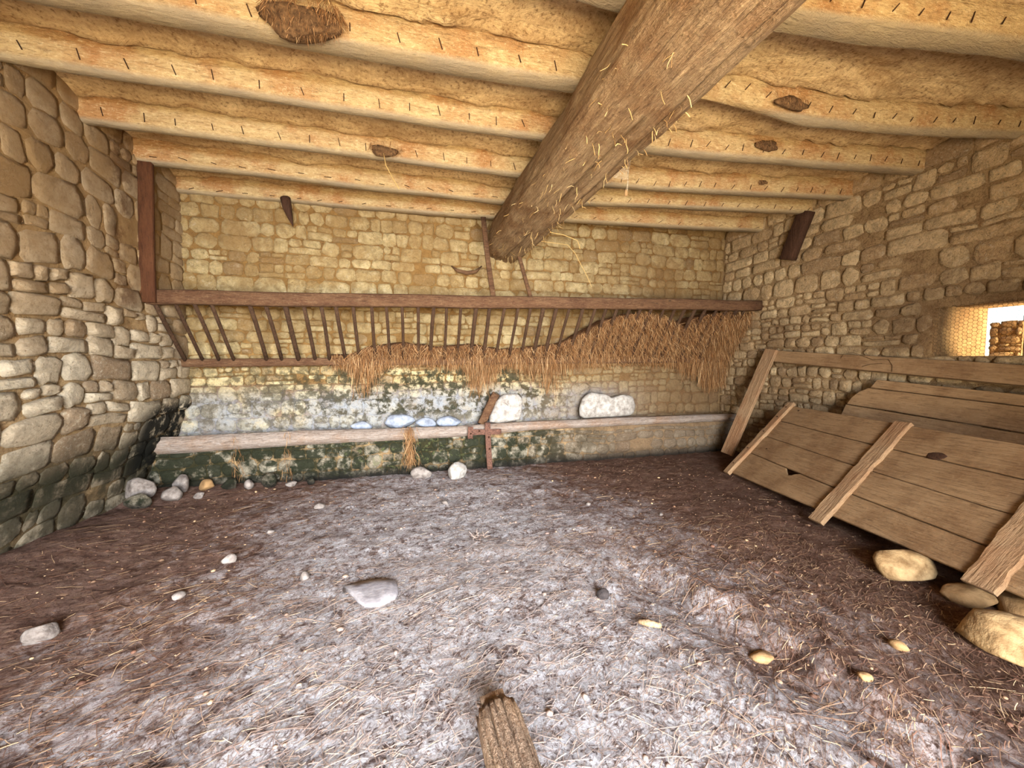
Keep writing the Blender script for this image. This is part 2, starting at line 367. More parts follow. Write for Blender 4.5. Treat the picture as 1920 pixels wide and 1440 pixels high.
# ---------------------------------------------------------------- masonry
def stone_wall(root, U0, U1, Z0, Z1, place, mat, size, relief, seed, holes=(), maxparts=300, skip=.02, gap=.010, prio=None, warp=.03, only=None):
    rr = random.Random(seed); cells = []
    z = Z0
    while z < Z1-.02:
        h0 = size((U0+U1)/2, z)*rr.uniform(.75, 1.35); h0 = min(h0, Z1-z)
        if Z1-(z+h0) < .06: h0 = Z1-z
        u = U0-rr.random()*.2
        while u < U1:
            s = size(u, z); w = s*rr.choice((.9, 1.1, 1.3, 1.5, 1.8, 2.3))*rr.uniform(.85, 1.15)
            ua, ub = max(u, U0), min(u+w, U1)
            if U1-ub < .06: ub = U1; w = ub-u
            if ub-ua > .03:
                if h0 > s*1.3 and rr.random() < .7 or rr.random() < .12:
                    t = rr.uniform(.35, .65)
                    cells.append((ua, ub, z, z+h0*t))
                    if ub-ua > h0*1.1:
                        q = rr.uniform(.35, .65); cells.append((ua, lerp(ua, ub, q), z+h0*t, z+h0)); cells.append((lerp(ua, ub, q), ub, z+h0*t, z+h0))
                    else: cells.append((ua, ub, z+h0*t, z+h0))
                else: cells.append((ua, ub, z, z+h0))
            u += w
        z += h0
    out = []
    for (a, b, c, d) in cells:
        um, zm = (a+b)/2, (c+d)/2
        if any(h[0]-.04 < um < h[1]+.04 and h[2]-.04 < zm < h[3]+.04 for h in holes): continue
        if any(a < h[1]-.02 and b > h[0]+.02 and c < h[3]-.02 and d > h[2]+.02 for h in holes):
            for h in holes:
                if a < h[1]-.02 and b > h[0]+.02 and c < h[3]-.02 and d > h[2]+.02:
                    if um > h[1]: a = h[1]
                    elif um < h[0]: b = h[0]
                    elif zm > h[3]: c = h[3]
                    else: d = h[2]
            if b-a < .04 or d-c < .04: continue
        if only and not only(um, zm): continue
        if rr.random() < skip: continue
        W, Hh = b-a, d-c; g = gap*rr.uniform(.5, 1.6); k = rr.uniform(.10, .30)*min(W, Hh)
        hw, hh = W/2-g, Hh/2-g
        pts = [(-hw+k, -hh), (0, -hh), (hw-k, -hh), (hw, -hh+k), (hw, hh-k), (hw-k, hh), (0, hh), (-hw+k, hh), (-hw, hh-k), (-hw, -hh+k)]
        j = .07*min(W, Hh)
        pts = [(p+rr.uniform(-j, j), q+rr.uniform(-j, j)) for p, q in pts]
        rl = relief(um, zm)*rr.uniform(.55, 1.4); V = []
        tx, tz = rr.uniform(-.25, .25)*rl, rr.uniform(-.25, .25)*rl
        def put(p, q, dep):
            U, Z = um+p, zm+q
            wu = warp*N3(U*1.1, Z*1.1, seed)+warp*.35*N3(U*5, Z*5, seed+3); wz = warp*1.2*N3(U*1.1+9, Z*1.1, seed+7)+warp*.4*N3(U*5, Z*5, seed+11)
            V.append(place(U+wu, Z+wz, dep))
        for p, q in pts: put(p, q, -.03)
        for p, q in pts: put(p*.985, q*.98, rl*.55+rr.uniform(-.1, .1)*rl)
        f = rr.uniform(.62, .82)
        for p, q in pts: put(p*f+rr.uniform(-j, j)*.6, q*f+rr.uniform(-j, j)*.6, rl*rr.uniform(.86, 1.12)+tx*p/hw+tz*q/hh)
        put(rr.uniform(-j, j), rr.uniform(-j, j), rl*1.05)
        F_ = []
        for r_ in (0, 10):
            for i in range(10):
                k2 = (i+1) % 10; F_.append((r_+i, r_+k2, r_+10+k2, r_+10+i))
        for i in range(10): F_.append((20+i, 20+(i+1) % 10, 30))
        out.append(((prio(um, zm) if prio else 1)*W*Hh, V, F_))
    out.sort(key=lambda t: -t[0])
    for _, V, F_ in out[:maxparts]:
        c0 = Vector(V[30]); o = obj('stone', V, F_, mat, root, True, org=c0)
    if out[maxparts:]:
        mb = MB()
        for _, V, F_ in out[maxparts:]: mb.add(V, F_)
        tag(mb.build('small_stones', mat, root), kind='stuff')
    return len(out)

def sheet(U0, U1, Z0, Z1, place, step=.06, rough=.008, holes=(), seed=0):
    nu, nz = max(2, int((U1-U0)/step)), max(2, int((Z1-Z0)/step)); mb = MB(); V = []; F_ = []
    us = [lerp(U0, U1, i/nu) for i in range(nu+1)]; zs = [lerp(Z0, Z1, j/nz) for j in range(nz+1)]
    for h in holes:
        for arr, vals in ((us, h[:2]), (zs, h[2:])):
            for v in vals:
                i = min(range(len(arr)), key=lambda i: abs(arr[i]-v)); arr[i] = v
    for zz in zs:
        for u in us: V.append(place(u, zz, rough*fb(u*4, zz*4, seed, 3)))
    for j in range(nz):
        for i in range(nu):
            um, zm = (us[i]+us[i+1])/2, (zs[j]+zs[j+1])/2
            if any(h[0] < um < h[1] and h[2] < zm < h[3] for h in holes): continue
            a = j*(nu+1)+i; F_.append((a, a+1, a+nu+2, a+nu+1))
    return V, F_

# back wall, plane Y = 5.6
def p_back(u, z, d): return (u, 5.6-d+.03*N3(u*.5, z*.5, 4), z)
mb = MB().box((-3.4, 5.66, -.3), (6.2, 6.1, 4.1)); mb.add(*sheet(-3.0, 5.5, -.1, 3.85, p_back, seed=2))
wb = tag(mb.build('wall_back', MM['back'], org=(1, 5.6, 0)), kind='structure')
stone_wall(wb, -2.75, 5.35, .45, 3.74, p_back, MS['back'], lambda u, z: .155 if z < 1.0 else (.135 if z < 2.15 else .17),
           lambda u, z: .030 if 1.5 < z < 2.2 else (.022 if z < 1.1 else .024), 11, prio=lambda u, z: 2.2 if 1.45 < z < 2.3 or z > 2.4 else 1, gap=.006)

# left wall, leans outwards near the floor
def p_left(u, z, d):
    return (-2.60+.0-.28*max(0, min(1, (1.05-z)/.95))+d+.04*N3(u*.6, z*.6, 14), u, z)
mb = MB().box((-3.5, -1.2, -.3), (-2.95, 6.1, 4.1)); v_, f_ = sheet(-1.0, 5.68, -.1, 3.85, lambda u, z, d: p_left(u, z, d), seed=5); mb.add(v_, [f[::-1] for f in f_])
wl = tag(mb.build('wall_left', MM['left'], org=(-2.6, 3, 0)), kind='structure')
stone_wall(wl, .6, 5.6, .02, 3.74, p_left, MS['left'], lambda u, z: .21 if z > 2.4 else (.215 if z > .9 else .24),
           lambda u, z: .040 if .95 < z < 2.2 else (.014 if z >= 2.2 else .012), 23, prio=lambda u, z: 1 if u > 2.7 else .1, gap=.006, warp=.05)
# right wall with the wire-covered opening
WIN = (2.13, 2.75, 1.55, 2.05)
def p_right(u, z, d): return (5.30-d-.03*N3(u*.6, z*.6, 24), u, z)
mb = MB()
for a, b in (((5.36, -1.2, -.3), (6.2, 6.1, 1.54)), ((5.36, -1.2, 2.08), (6.2, 6.1, 4.1)), ((5.36, -1.2, 1.54), (6.2, 2.12, 2.08)), ((5.36, 2.76, 1.54), (6.2, 6.1, 2.08))): mb.box(a, b)
v_, f_ = sheet(-1.0, 5.68, -.1, 3.85, p_right, seed=8, holes=(WIN,)); mb.add(v_, f_)
wr = tag(mb.build('wall_right', MM['right'], org=(5.3, 3, 0)), kind='structure')
stone_wall(wr, .6, 5.55, .02, 3.74, p_right, MS['right'], lambda u, z: .20 if z > 2.3 else (.125 if u > 3.3 else .15),
           lambda u, z: .020 if z > 2.3 else .026, 37, holes=(WIN,), prio=lambda u, z: 1.5 if u > 2.0 and z > 1.2 else .4, gap=.009, warp=.04)
# wall behind the camera with the open doorway
mb = MB()
for a, b in (((-3.4, -1.2, -.3), (-1.6, -.8, 4.1)), ((2.3, -1.2, -.3), (6.2, -.8, 4.1)), ((-1.6, -1.2, 2.55), (2.3, -.8, 4.1))): mb.box(a, b)
tag(mb.build('wall_front', MM['left'], smooth=False), kind='structure')
# ceiling, with ragged mortar packed against the joists
JL = [[(-3, 2.03), (1.4, 1.95)], [(-3, 2.76), (1.4, 2.65)], [(-3, 3.43), (1.4, 3.36)], [(-3, 4.14), (1.4, 4.09)], [(-3, 4.80), (1.4, 4.83)], [(-3, 5.52), (1.4, 5.35)]]
JR = [[(1.4, 1.93), (2.2, 1.81), (3.74, 1.6), (5.4, 1.45)], [(1.4, 2.60), (2.25, 2.55), (3.3, 2.52), (4.2, 2.42), (5.4, 2.16)], [(1.4, 3.36), (3.72, 3.10), (5.4, 2.88)], [(1.4, 4.08), (3.93, 3.80), (5.4, 3.55)], [(1.4, 4.70), (3.62, 4.33), (5.4, 4.04)], [(1.4, 5.27), (3.99, 4.99), (5.4, 4.78)]]
def cz(x, y):
    z = 3.74-.012*fb(x*2.2, y*5, 1.5, 4)-.02*N3(x*.7, y*.7, 6)
    for p in (JL if x < 1.4 else JR):
        d = pl(p, x)-.015-y
        if 0 <= d < .24: z -= (.06+.05*fb(x*2.3, y*1.5, 9, 4))*(1-d/.24)**.8
        elif -.36 < d < 0: z -= .03*(1+d/.36)
    return z
V = []; F_ = []; nx, ny = 260, 230
for j in range(ny+1):
    for i in range(nx+1):
        x = lerp(-3.2, 5.9, i/nx); y = lerp(-1.1, 6.0, j/ny)
        V.append((x, y, cz(x, y)))
for j in range(ny):
    for i in range(nx):
        a = j*(nx+1)+i; F_.append((a, a+nx+1, a+nx+2, a+1))
mb = MB().add(V, F_); mb.box((-3.5, -1.2, 3.85), (6.2, 6.1, 4.05))
def ceil_mat():
    M = Mat('earth_ceiling', .95, .1)
    g = M.noise(6, 6, .7, M.scaled(M.pos, (.5, 1.4, 1)), .6); f = M.noise(36, 5, .7); p = M.noise(1.2, 3)
    c = M.mix(M.map(g, .35, .65), (212, 186, 142), (170, 140, 100)); c = M.mix(M.map(f, .36, .46, .7, 0), c, (104, 74, 46)); c = M.mix(M.map(f, .54, .64, 0, .35), c, (244, 216, 166))
    c = M.mix(M.map(p, .5, .65, 0, .35), c, (134, 98, 60))
    n = M.bump(g, .8, .05); n = M.bump(f, .6, .012, n); return M.out(c, n)
tag(mb.build('ceiling', ceil_mat()), kind='structure')

# ---------------------------------------------------------------- joists
nail_me = None
def joist(pts, w, h, zb, label, seed, nails, nz=.055, tilt=15, round_=.020, wav=.012):
    """pts: (x, y) of the front lower edge; zb: underside height"""
    global nail_me
    P = []
    n = 44
    xa, xb = pts[0][0], pts[-1][0]
    ztop = 3.76
    V = []; sec_n = 0
    for i in range(n+1):
        x = lerp(xa, xb, i/n); y = pl(pts, x); b = zb(x) if callable(zb) else zb
        b += wav*N3(x*1.1, seed, 0)+.005*N3(x*5, seed, 2); ww = w*(1+.18*N3(x*.9, seed, 9)); y += .012*N3(x*1.3, seed, 5)
        r = round_*(1+.4*N3(x*2, seed, 8))
        bulge = .008*N3(x*3, seed, 12)
        s = [(y-.004, ztop), (y-.010+bulge, (ztop+b)/2+.03), (y-.004+bulge, b+r*1.5), (y+r*.35, b+r*.4), (y+r*1.1, b), (y+ww-r, b-.004), (y+ww-.3*r, b+r*.5), (y+ww, b+r*1.6), (y+ww, ztop)]
        sec_n = len(s); V += [(x, a, c) for a, c in s]
    F_ = []
    for i in range(n):
        for j in range(sec_n):
            k = (j+1) % sec_n; F_.append((i*sec_n+j, (i+1)*sec_n+j, (i+1)*sec_n+k, i*sec_n+k))
    F_.append(tuple(range(sec_n))); F_.append(tuple(range(n*sec_n, (n+1)*sec_n))[::-1])
    xm = (xa+xb)/2
    root = empty('ceiling_joist', (xm, pl(pts, xm), zb(xm) if callable(zb) else zb))
    tag(root, label, 'joist', 'ceiling joists')
    obj('timber', V, F_, M_joist, root)
    if nail_me is None:
        v_, f_ = bar((0, 0, -.035), (0, 0, .035), .006, .006, up=(0, 1, 0), segs=1, wob=0)
        nail_me = bpy.data.meshes.new('nail'); nail_me.from_pydata([tuple(q) for q in v_], [], f_); nail_me.materials.append(M_nail)
    rr = random.Random(seed*13+1); x = xa+.35
    while x < xb-.15 and nails:
        b = zb(x) if callable(zb) else zb
        o = bpy.data.objects.new('nail', nail_me); COL.objects.link(o); o.parent = root
        y = pl(pts, x)+.012*N3(x*1.3, seed, 5)-.013
        o.location = Vector((x, y, b+nz+rr.uniform(-.008, .012)+.02))-root.location
        o.rotation_euler = (math.radians(rr.uniform(-4, 4)), math.radians(tilt+rr.uniform(-14, 14)), 0)
        o.scale = (1, 1, rr.uniform(.7, 1.1)); x += nails*rr.uniform(.85, 1.15)
    return root
XL, XB = -2.78, 1.35
joist([(XL, 2.03), (XB, 1.95)], .15, .2, 3.5, 'nearest left joist, only a sliver showing beside the big beam at the top edge', 1, .28)
joist([(XL, 2.76), (-.5, 2.73), (XB, 2.65)], .15, .2, 3.5, 'pale yellow joist left of the big beam with the straw nest, nearest the camera', 2, .27, tilt=-14)
joist([(XL, 3.43), (-.5, 3.41), (XB, 3.36)], .09, .2, 3.5, 'second pale yellow joist left of the big beam, with two brown knot stains', 3, .27, tilt=-10)
joist([(XL, 4.14), (-.5, 4.10), (XB, 4.09)], .09, .2, 3.5, 'third joist left of the big beam, reddish brown with a crumbling mud patch', 4, .26, tilt=-8)
joist([(XL, 4.80), (XB, 4.83)], .11, .2, 3.5, 'fourth joist left of the big beam, touching the head of the dark brown post', 5, .27, nz=.03, tilt=-82)
joist([(XL, 5.52), (-.8, 5.48), (XB, 5.35)], .13, .2, 3.5, 'fifth joist left of the big beam, lying along the back wall', 6, .27, nz=.02, tilt=80)
XC, XR = 1.45, 5.42
joist([(XC, 1.93), (2.2, 1.81), (3.74, 1.6), (XR, 1.45)], .16, .2, 3.5, 'red-brown joist right of the big beam at the upper right corner of the view', 7, .2, tilt=30)
joist([(XC, 2.60), (2.25, 2.55), (3.3, 2.52), (4.2, 2.42), (XR, 2.16)], .14, .2, lambda x: 3.54-.045*sm(2.5, 3.3, x), 'second joist right of the big beam, bulging low in its middle with a mud patch', 8, .2, tilt=30, round_=.05)
joist([(XC, 3.36), (2.58, 3.24), (3.72, 3.10), (XR, 2.88)], .12, .2, 3.5, 'third joist right of the big beam, tawny with an old broken mud nest', 9, .2, tilt=30)
joist([(XC, 4.08), (2.72, 3.99), (3.93, 3.80), (XR, 3.55)], .11, .2, 3.5, 'fourth joist right of the big beam, with a dark notch in its upper edge', 10, .2, tilt=30, nz=.03)
joist([(XC, 4.70), (3.62, 4.33), (XR, 4.04)], .11, .2, 3.5, 'fifth joist right of the big beam, dark reddish brown, ending above the dark bracket', 11, .25, tilt=40, nz=.02)
joist([(XC, 5.27), (3.99, 4.99), (XR, 4.78)], .13, .2, 3.5, 'last joist right of the big beam, dull brown, closest to the back wall', 12, .3, tilt=60, nz=.02)

# main beam: one heavy split log
def beam():
    path = []; n = 110
    for i in range(n+1):
        y = lerp(-.85, 5.64, i/n); path.append((1.385+.02*N3(y*.5, 3, 3), y, 3.205-.02*N3(y*.6, 8, 1)))
    def sec(i, t):
        y = path[i][1]; out = []; ns = 150
        for j in range(ns):
            q = 2*PI*j/ns; a = q+math.radians(14)
            r = .272/((abs(math.cos(a))**4.5+abs(math.sin(a))**4.5)**(1/4.5))
            r = min(r, .322)*(1+.035*fb(math.cos(q)*1.3, math.sin(q)*1.3, y*.8, 3))
            for qc, dep, wd, s in ((-1.68, .07, .07, 1.), (-1.22, .13, .075, 2.), (-2.9, .035, .10, 3.), (-3.2, .03, .08, 4.), (-2.2, .02, .09, 5.)):
                c = qc+.10*N3(y*.8, s*4, 1); d = (q-c+PI) % (2*PI)-PI
                r -= dep*max(0, 1-abs(d)/wd)*(1 if s == 2 and y < 3.6 else sm(-.3, .15, N3(y*.9, s*7, 2)))
            r += .014*fb(q*3, y*1.6, 5, 4)+.006*fb(q*9, y*3, 8, 2)
            r *= 1-.12*sm(5.2, 5.64, y)
            out.append((r*math.cos(q), r*math.sin(q)))
        return out
    v_, f_ = sweep(path, sec)
    root = empty('ceiling_beam', (1.385, 2.4, 2.9)); tag(root, 'massive rough-hewn log beam with long splits running overhead to the back wall', 'beam')
    obj('timber', v_, f_, M_beam, root)
    # peeling bark shreds on the beam
    mb = MB(); rr = random.Random(5)
    for _ in range(170):
        y = rr.uniform(1.6, 5.2); q = rr.uniform(-2.9, -.3); r = .305
        c = Vector((1.385+r*math.cos(q), y, 3.205+r*math.sin(q))); nrm = Vector((math.cos(q), 0, math.sin(q)))
        p = [c]; d = Vector((rr.uniform(-1, 1), rr.uniform(-1, 1), rr.uniform(-1, .3))).normalized()
        for k in range(3):
            d = (d+nrm*.5+Vector((rr.uniform(-.6, .6), rr.uniform(-.6, .6), rr.uniform(-.6, .4)))).normalized(); p.append(p[-1]+d*rr.uniform(.012, .035))
        v_, f_ = tube(p, rr.uniform(.0015, .0035), 3, up=(.3, .2, .9)); mb.add(v_, f_)
    tag(mb.build('bark_shreds', straw_mat('bark', [(150, 110, 64), (214, 178, 116), (120, 84, 48), (226, 196, 140)]), root), kind='stuff')
beam()

# ---------------------------------------------------------------- hay rack
def rail_y(x): return 4.90-.012*(x+2.6)
def rail_z(x): return 2.16+.025*(x+2.6)
root = empty('hay_rack', (1.3, 5.2, 1.48)); tag(root, 'long wooden hay rack of slanted bars between two rails on the back wall', 'hay rack')
obj('top_rail', *bar((-2.68, rail_y(-2.68), rail_z(-2.68)), (5.33, rail_y(5.33), rail_z(5.33)), .13, .15, segs=40, wob=.007, seed=3), M_rail, root)
obj('bottom_rail', *bar((-2.66, 5.45, 1.48), (5.3, 5.42, 1.53), .11, .10, segs=40, wob=.006, seed=5), M_rail, root)
x = -2.53; k = 0; rr = random.Random(9); barme = []
while x < 5.2:
    if not (-1.98 < x < -1.8 and k == 4):
        xa = x+rr.uniform(-.012, .012); w = rr.uniform(.036, .052)
        obj('bar', *bar((xa, 5.44, 1.47), (x+rr.uniform(-.02, .02), rail_y(x), rail_z(x)-.03), w, w*.9, up=(0, 1, .4), segs=3, wob=.008, seed=k*3+1, c=.3), M_bars, root)
    x += .182 if x > -1.9 or k > 4 else .165; k += 1
o = obj('hanging_post', *bar((-2.55, 4.82, 2.10), (-2.52, 4.84, 3.62), .125, .05, up=(0, 1, 0), segs=8, wob=.004, seed=6), M_post)
tag(o, 'dark red-brown upright board hanging from the joist at the left end of the hay rack', 'post')
o = obj('brace', *bar((1.00, 5.13, 3.40), (1.09, 4.92, 2.28), .065, .03, up=(0, 1, 0), segs=6, wob=.008, seed=6), M_rail); tag(o, 'grey-brown lath propping the hay rack on the left side of the beam end', 'brace')
o = obj('brace', *bar((1.47, 5.12, 3.0), (1.61, 4.9, 2.28), .05, .03, up=(0, 1, 0), segs=6, wob=.008, seed=8), M_rail); tag(o, 'thin grey-brown lath below the beam end on its right side, standing on the hay rack', 'brace')

# hay inside the rack
def htop(x): return pl([(-1.0, 1.50), (-.7, 1.57), (-.5, 1.66), (0, 1.72), (.45, 1.66), (.83, 1.71), (1.3, 1.64), (1.76, 1.68), (2.2, 1.74), (2.5, 1.90), (2.86, 2.10), (3.3, 2.20), (3.8, 2.12), (4.1, 2.0), (4.35, 2.16), (4.7, 2.24), (5.25, 2.26)], x)
def rack(x, z, off):  # point in the rack plane pushed 'off' behind it
    t = (z-1.48)/(rail_z(x)-1.48); return (x, lerp(5.45, rail_y(x), t)+off*.8, z+off*.55)
V = []; F_ = []; nx, nz = 150, 16
for i in range(nx+1):
    x = lerp(-1.0, 5.27, i/nx); zt = max(htop(x)-.02, 1.53)
    for j in range(nz+1):
        if j <= 12:
            z = lerp(1.46, zt, j/12); p = Vector(rack(x, z, .045)); p.y += -.035*fb(x*5, z*5, 2, 3)+.02*sm(.8, 1, j/12)
        else:
            a = Vector(rack(x, zt, .05)); t = (j-12)/4; p = Vector((x, lerp(a.y+.02, 5.58, t), a.z+.03*math.sin(t*PI)+.02*fb(x*5, t*3, 8, 2)))
        V.append((p.x, min(p.y, 5.585), p.z))
for i in range(nx):
    for j in range(nz):
        a = i*(nz+1)+j; F_.append((a, a+nz+1, a+nz+2, a+1))
hay = obj('packed_hay', V, F_, M_haybody); tag(hay, 'heap of old reddish-brown hay in the rack, piled high at the right end', 'hay', kind='stuff')
def strand(mb, p, d, L, w, rr, droop=.0, segs=3):
    q = Vector(p); d = Vector(d).normalized(); side = d.cross(Vector((rr.uniform(-1, 1), rr.uniform(-1, 1), rr.uniform(-1, 1)))).normalized()*w
    V = [q+side, q-side]
    for s in range(segs):
        d = (d+Vector((rr.uniform(-.3, .3), rr.uniform(-.2, .2), rr.uniform(-.25, .15)-droop))).normalized(); q = q+d*L/segs
        ww = 1 if s < segs-1 else .4; V += [q+side*ww, q-side*ww]
    mb.add(V, [(2*s, 2*s+1, 2*s+3, 2*s+2) for s in range(segs)])
mb = MB(); rr = random.Random(21)
for _ in range(15000):
    x = rr.uniform(-.95, 5.25) if rr.random() < .45 else rr.uniform(2.3, 5.25)
    z = lerp(1.45, htop(x)+.03, rr.random()**.9); off = rr.uniform(-.03, .05)
    p = Vector(rack(x, z, off)); p.y = min(p.y, 5.56)
    strand(mb, p, (rr.uniform(-.7, .7), rr.uniform(-.5, .1), -rr.uniform(.1, 1)), rr.uniform(.05, .17), rr.uniform(.0012, .0026), rr, .12)
def fringe(x): return max(.07, pl([(-.9, .08), (-.62, .32), (-.45, .34), (-.2, .12), (.3, .14), (.75, .2), (.95, .55), (1.15, .4), (1.35, .16), (1.8, .3), (2.1, .34), (2.4, .2), (3.2, .08), (3.9, .10), (4.5, .3), (5.0, .42), (5.3, .3)], x))
for _ in range(7000):
    x = rr.uniform(-.95, 5.27); L = fringe(x)
    if rr.random() > L*2.6+.12: continue
    z = 1.6-rr.uniform(0, L*.75); y = 5.38+rr.uniform(-.07, .10)
    strand(mb, (x, y, z), (rr.uniform(-.25, .25), rr.uniform(-.15, .1), -1), rr.uniform(.06, min(.3, L)), rr.uniform(.0012, .0024), rr, .2)
for x, n in ((.98, 260), (-.55, 160), (2.05, 150), (4.9, 500)):
    for _ in range(n):
        strand(mb, (x+rr.gauss(0, .09), 5.36+rr.uniform(-.06, .1), rr.uniform(1.15, 1.6)), (rr.uniform(-.15, .15), rr.uniform(-.1, .1), -1), rr.uniform(.1, .28), rr.uniform(.0012, .0024), rr, .2)
for _ in range(2600):
    x = rr.uniform(4.75, 5.27); z = rr.uniform(1.15, 2.2)
    p = Vector(rack(x, max(z, 1.5), -.03)); p.z = z
    strand(mb, p, (rr.uniform(-.5, .5), rr.uniform(-.4, .1), -1), rr.uniform(.06, .2), rr.uniform(.0014, .0028), rr, .15)
o = mb.build('straw_strands', M_hay, hay); o['kind'] = 'stuff'

# ---------------------------------------------------------------- manger below the rack
mroot = empty('stone_manger', (1.2, 5.3, 0)); tag(mroot, 'low mossy stone manger running the whole length of the back wall', 'manger')
def p_man(u, z, d): return (u, 5.24-d+.02*N3(u*.8, z*2, 34), z)
v_, f_ = sheet(-2.95, 5.35, -.12, .52, p_man, .05, .012, seed=12)
mb = MB().add(v_, f_)
V = []; F_ = []; nx, ny = 130, 8                                     # the trough bed between log and wall
for i in range(nx+1):
    for j in range(ny+1):
        x = lerp(-2.95, 5.35, i/nx); t = j/ny
        V.append((x, lerp(5.24, 5.64, t), .50+.05*sm(.2, .9, t)+.02*fb(x*4, t*3, 1, 3)))
for i in range(nx):
    for j in range(ny):
        a = i*(ny+1)+j; F_.append((a, a+ny+1, a+ny+2, a+1))
mb.add(V, F_); mb.build('masonry_core', MM['manger'], mroot)
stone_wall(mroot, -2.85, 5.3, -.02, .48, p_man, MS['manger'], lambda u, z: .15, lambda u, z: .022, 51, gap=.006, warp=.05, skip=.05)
def logy(x): return pl([(-2.85, 5.20), (-1.1, 5.21), (.7, 5.20), (1.9, 5.22), (5.4, 5.2)], x)
path = []
for i in range(61):
    x = lerp(-2.86, 5.32, i/60); z = pl([(-2.9, .54), (-1.1, .55), (.6, .54), (1.7, .57), (3.5, .57), (5.3, .56)], x)
    path.append((x, logy(x)+.03, z+.008*N3(x*1.4, 2, 2)))
def lsec(i, t):
    x = path[i][0]; hh = pl([(-2.9, .20), (-1, .17), (.8, .145), (2, .12), (5.3, .12)], x); ww = .17; out = []
    for a, b in rect(ww, hh, .4):
        k = 1+.05*fb(a*8+x*.8, b*8, x*2, 3)
        if x < -.9 and a > .07 and abs(b) < .03: k *= .88
        out.append((a*k, b*k))
    return out
v_, f_ = sweep(path, lsec); o = obj('edge_log', v_, f_, M_log)
tag(o, 'long silvery weathered log laid along the front edge of the stone manger', 'log')
# rusty ironwork at the middle of the log
root = empty('iron_bracket', (1.06, 5.1, .02)); tag(root, 'rusted vertical iron bracket clamped over the manger log at its middle', 'bracket')
obj('upright', *bar((1.07, 5.10, .02), (1.05, 5.075, .66), .075, .03, up=(0, 1, 0), segs=10, wob=.012, seed=4), M_rust, root)
obj('strap', *bar((.80, 5.098, .545), (1.24, 5.09, .53), .02, .075, segs=6, wob=.01, seed=9), M_rust, root)
obj('strap', *bar((.805, 5.08, .62), (.80, 5.085, .46), .07, .02, up=(0, 1, 0), segs=3, wob=.01, seed=2), M_rust, root)
rv, rf = rock((0, 0, 0), (.014, .008, .014), 3, 1, 0, 0); bolt_me = None
for bx, bz in ((.805, .52), (.92, .55), (1.05, .46), (1.06, .30)):
    obj('bolt', [(a+bx, b+5.058, c+bz) for a, b, c in rv], rf, M_nail, root)
o = obj('timber_stub', *bar((.98, 5.25, .62), (1.24, 5.38, 1.02), .11, .07, up=(0, 1, 0), segs=6, wob=.015, seed=4), M_rail); tag(o, 'dark split timber stub leaning against the pointed white block on the manger', 'timber')

for nm, x, n, sp, z0, z1, lab in (('straw_bundle', .02, 420, .055, .10, .66, 'dark tangled straw bundle hanging over the manger log, centre left'),
                           ('straw_wisp', -1.42, 40, .03, .02, .66, 'thin straw wisp drooping over the left part of the manger log'),
                           ('straw_wisp', -1.95, 40, .04, .02, .66, 'loose twiggy straw wisp near the left end of the manger log')):
    mb = MB(); rr = random.Random(int(x*100)+500)
    for _ in range(n):
        z = rr.uniform(z0+.08, z1); strand(mb, (x+rr.gauss(0, sp*(.6+.6*(z1-z))), 5.155-rr.uniform(0, .05), z), (rr.uniform(-.5, .5), rr.uniform(-.2, .2), -1), rr.uniform(.06, .16), .0016, rr, .1)
    tag(mb.build(nm, M_hay), lab, 'straw')

# white blocks on the manger
def poly_block(name, pts, y0, y1, mat, seed, bev=.03):
    """rough block: outline in XZ extruded in Y with rounded, uneven edges"""
    cx = sum(p[0] for p in pts)/len(pts); cz = sum(p[1] for p in pts)/len(pts)
    P = []
    m = len(pts)
    for i in range(m):
        a, b = pts[i], pts[(i+1) % m]
        for t in (0, .33, .66): P.append((lerp(a[0], b[0], t), lerp(a[1], b[1], t)))
    P = [(lerp(p[0], (P[i-1][0]+P[(i+1) % len(P)][0])/2, .35), lerp(p[1], (P[i-1][1]+P[(i+1) % len(P)][1])/2, .35)) for i, p in enumerate(P)]
    rings = [(y0+.0, .0), (y0+.002, .55), (y0+.012, .86), (y0+bev*1.3, 1.), (lerp(y0, y1, .5), 1.03), (y1-bev, 1.), (y1, .85), (y1, 0)]
    V = []; F_ = []; n = len(P)
    for r_, (y, s) in enumerate(rings):
        for i, (x, z) in enumerate(P):
            k = .012*fb(x*9, z*9, y*9+seed, 3)
            V.append((cx+(x-cx)*s+k, y+k*(1.2 if r_ < 4 else 0), cz+(z-cz)*s+k))
    for r_ in range(len(rings)-1):
        for i in range(n):
            k = (i+1) % n; F_.append((r_*n+i, r_*n+k, (r_+1)*n+k, (r_+1)*n+i))
    return obj(name, V, F_, mat)
o = poly_block('stone_block', [(1.08, .62), (1.58, .64), (1.60, .95), (1.53, 1.02), (1.33, 1.03), (1.22, .93)], 5.26, 5.42, M_white, 3)
tag(o, 'white stone block with a slanting left side standing on the manger beside the iron bracket', 'stone')
o = poly_block('stone_block', [(2.55, .63), (3.43, .63), (3.48, .80), (3.42, .95), (3.25, .98), (3.05, .93), (2.92, 1.0), (2.70, 1.02), (2.57, .92), (2.53, .75)], 5.27, 5.45, M_white, 8, .05)
tag(o, 'long rounded white boulder with a saddle-shaped top lying on the manger', 'stone')
gr = 'whitewashed stones along the manger bed'
for x, w, h, s, lab in ((-.14, .24, .11, 61, 'blue-white rounded stone on the manger bed left of the iron bracket, largest of its row'),
                        (.55, .18, .08, 62, 'flat blue-white stone on the manger bed just left of the iron bracket'),
                        (-.62, .16, .07, 63, 'small blue-white stone at the left end of the row on the manger bed'),
                        (.24, .15, .075, 64, 'small blue-white stone between the two larger ones left of the bracket')):
    tag(obj('rubble_stone', *rock((x, 5.45, .57), (w, .09, h), s, 3, 5, .1, sink=.1), simple('limed_stone', (160, 166, 176), (118, 124, 138), 16, .9, .7)), lab, 'stone', gr)

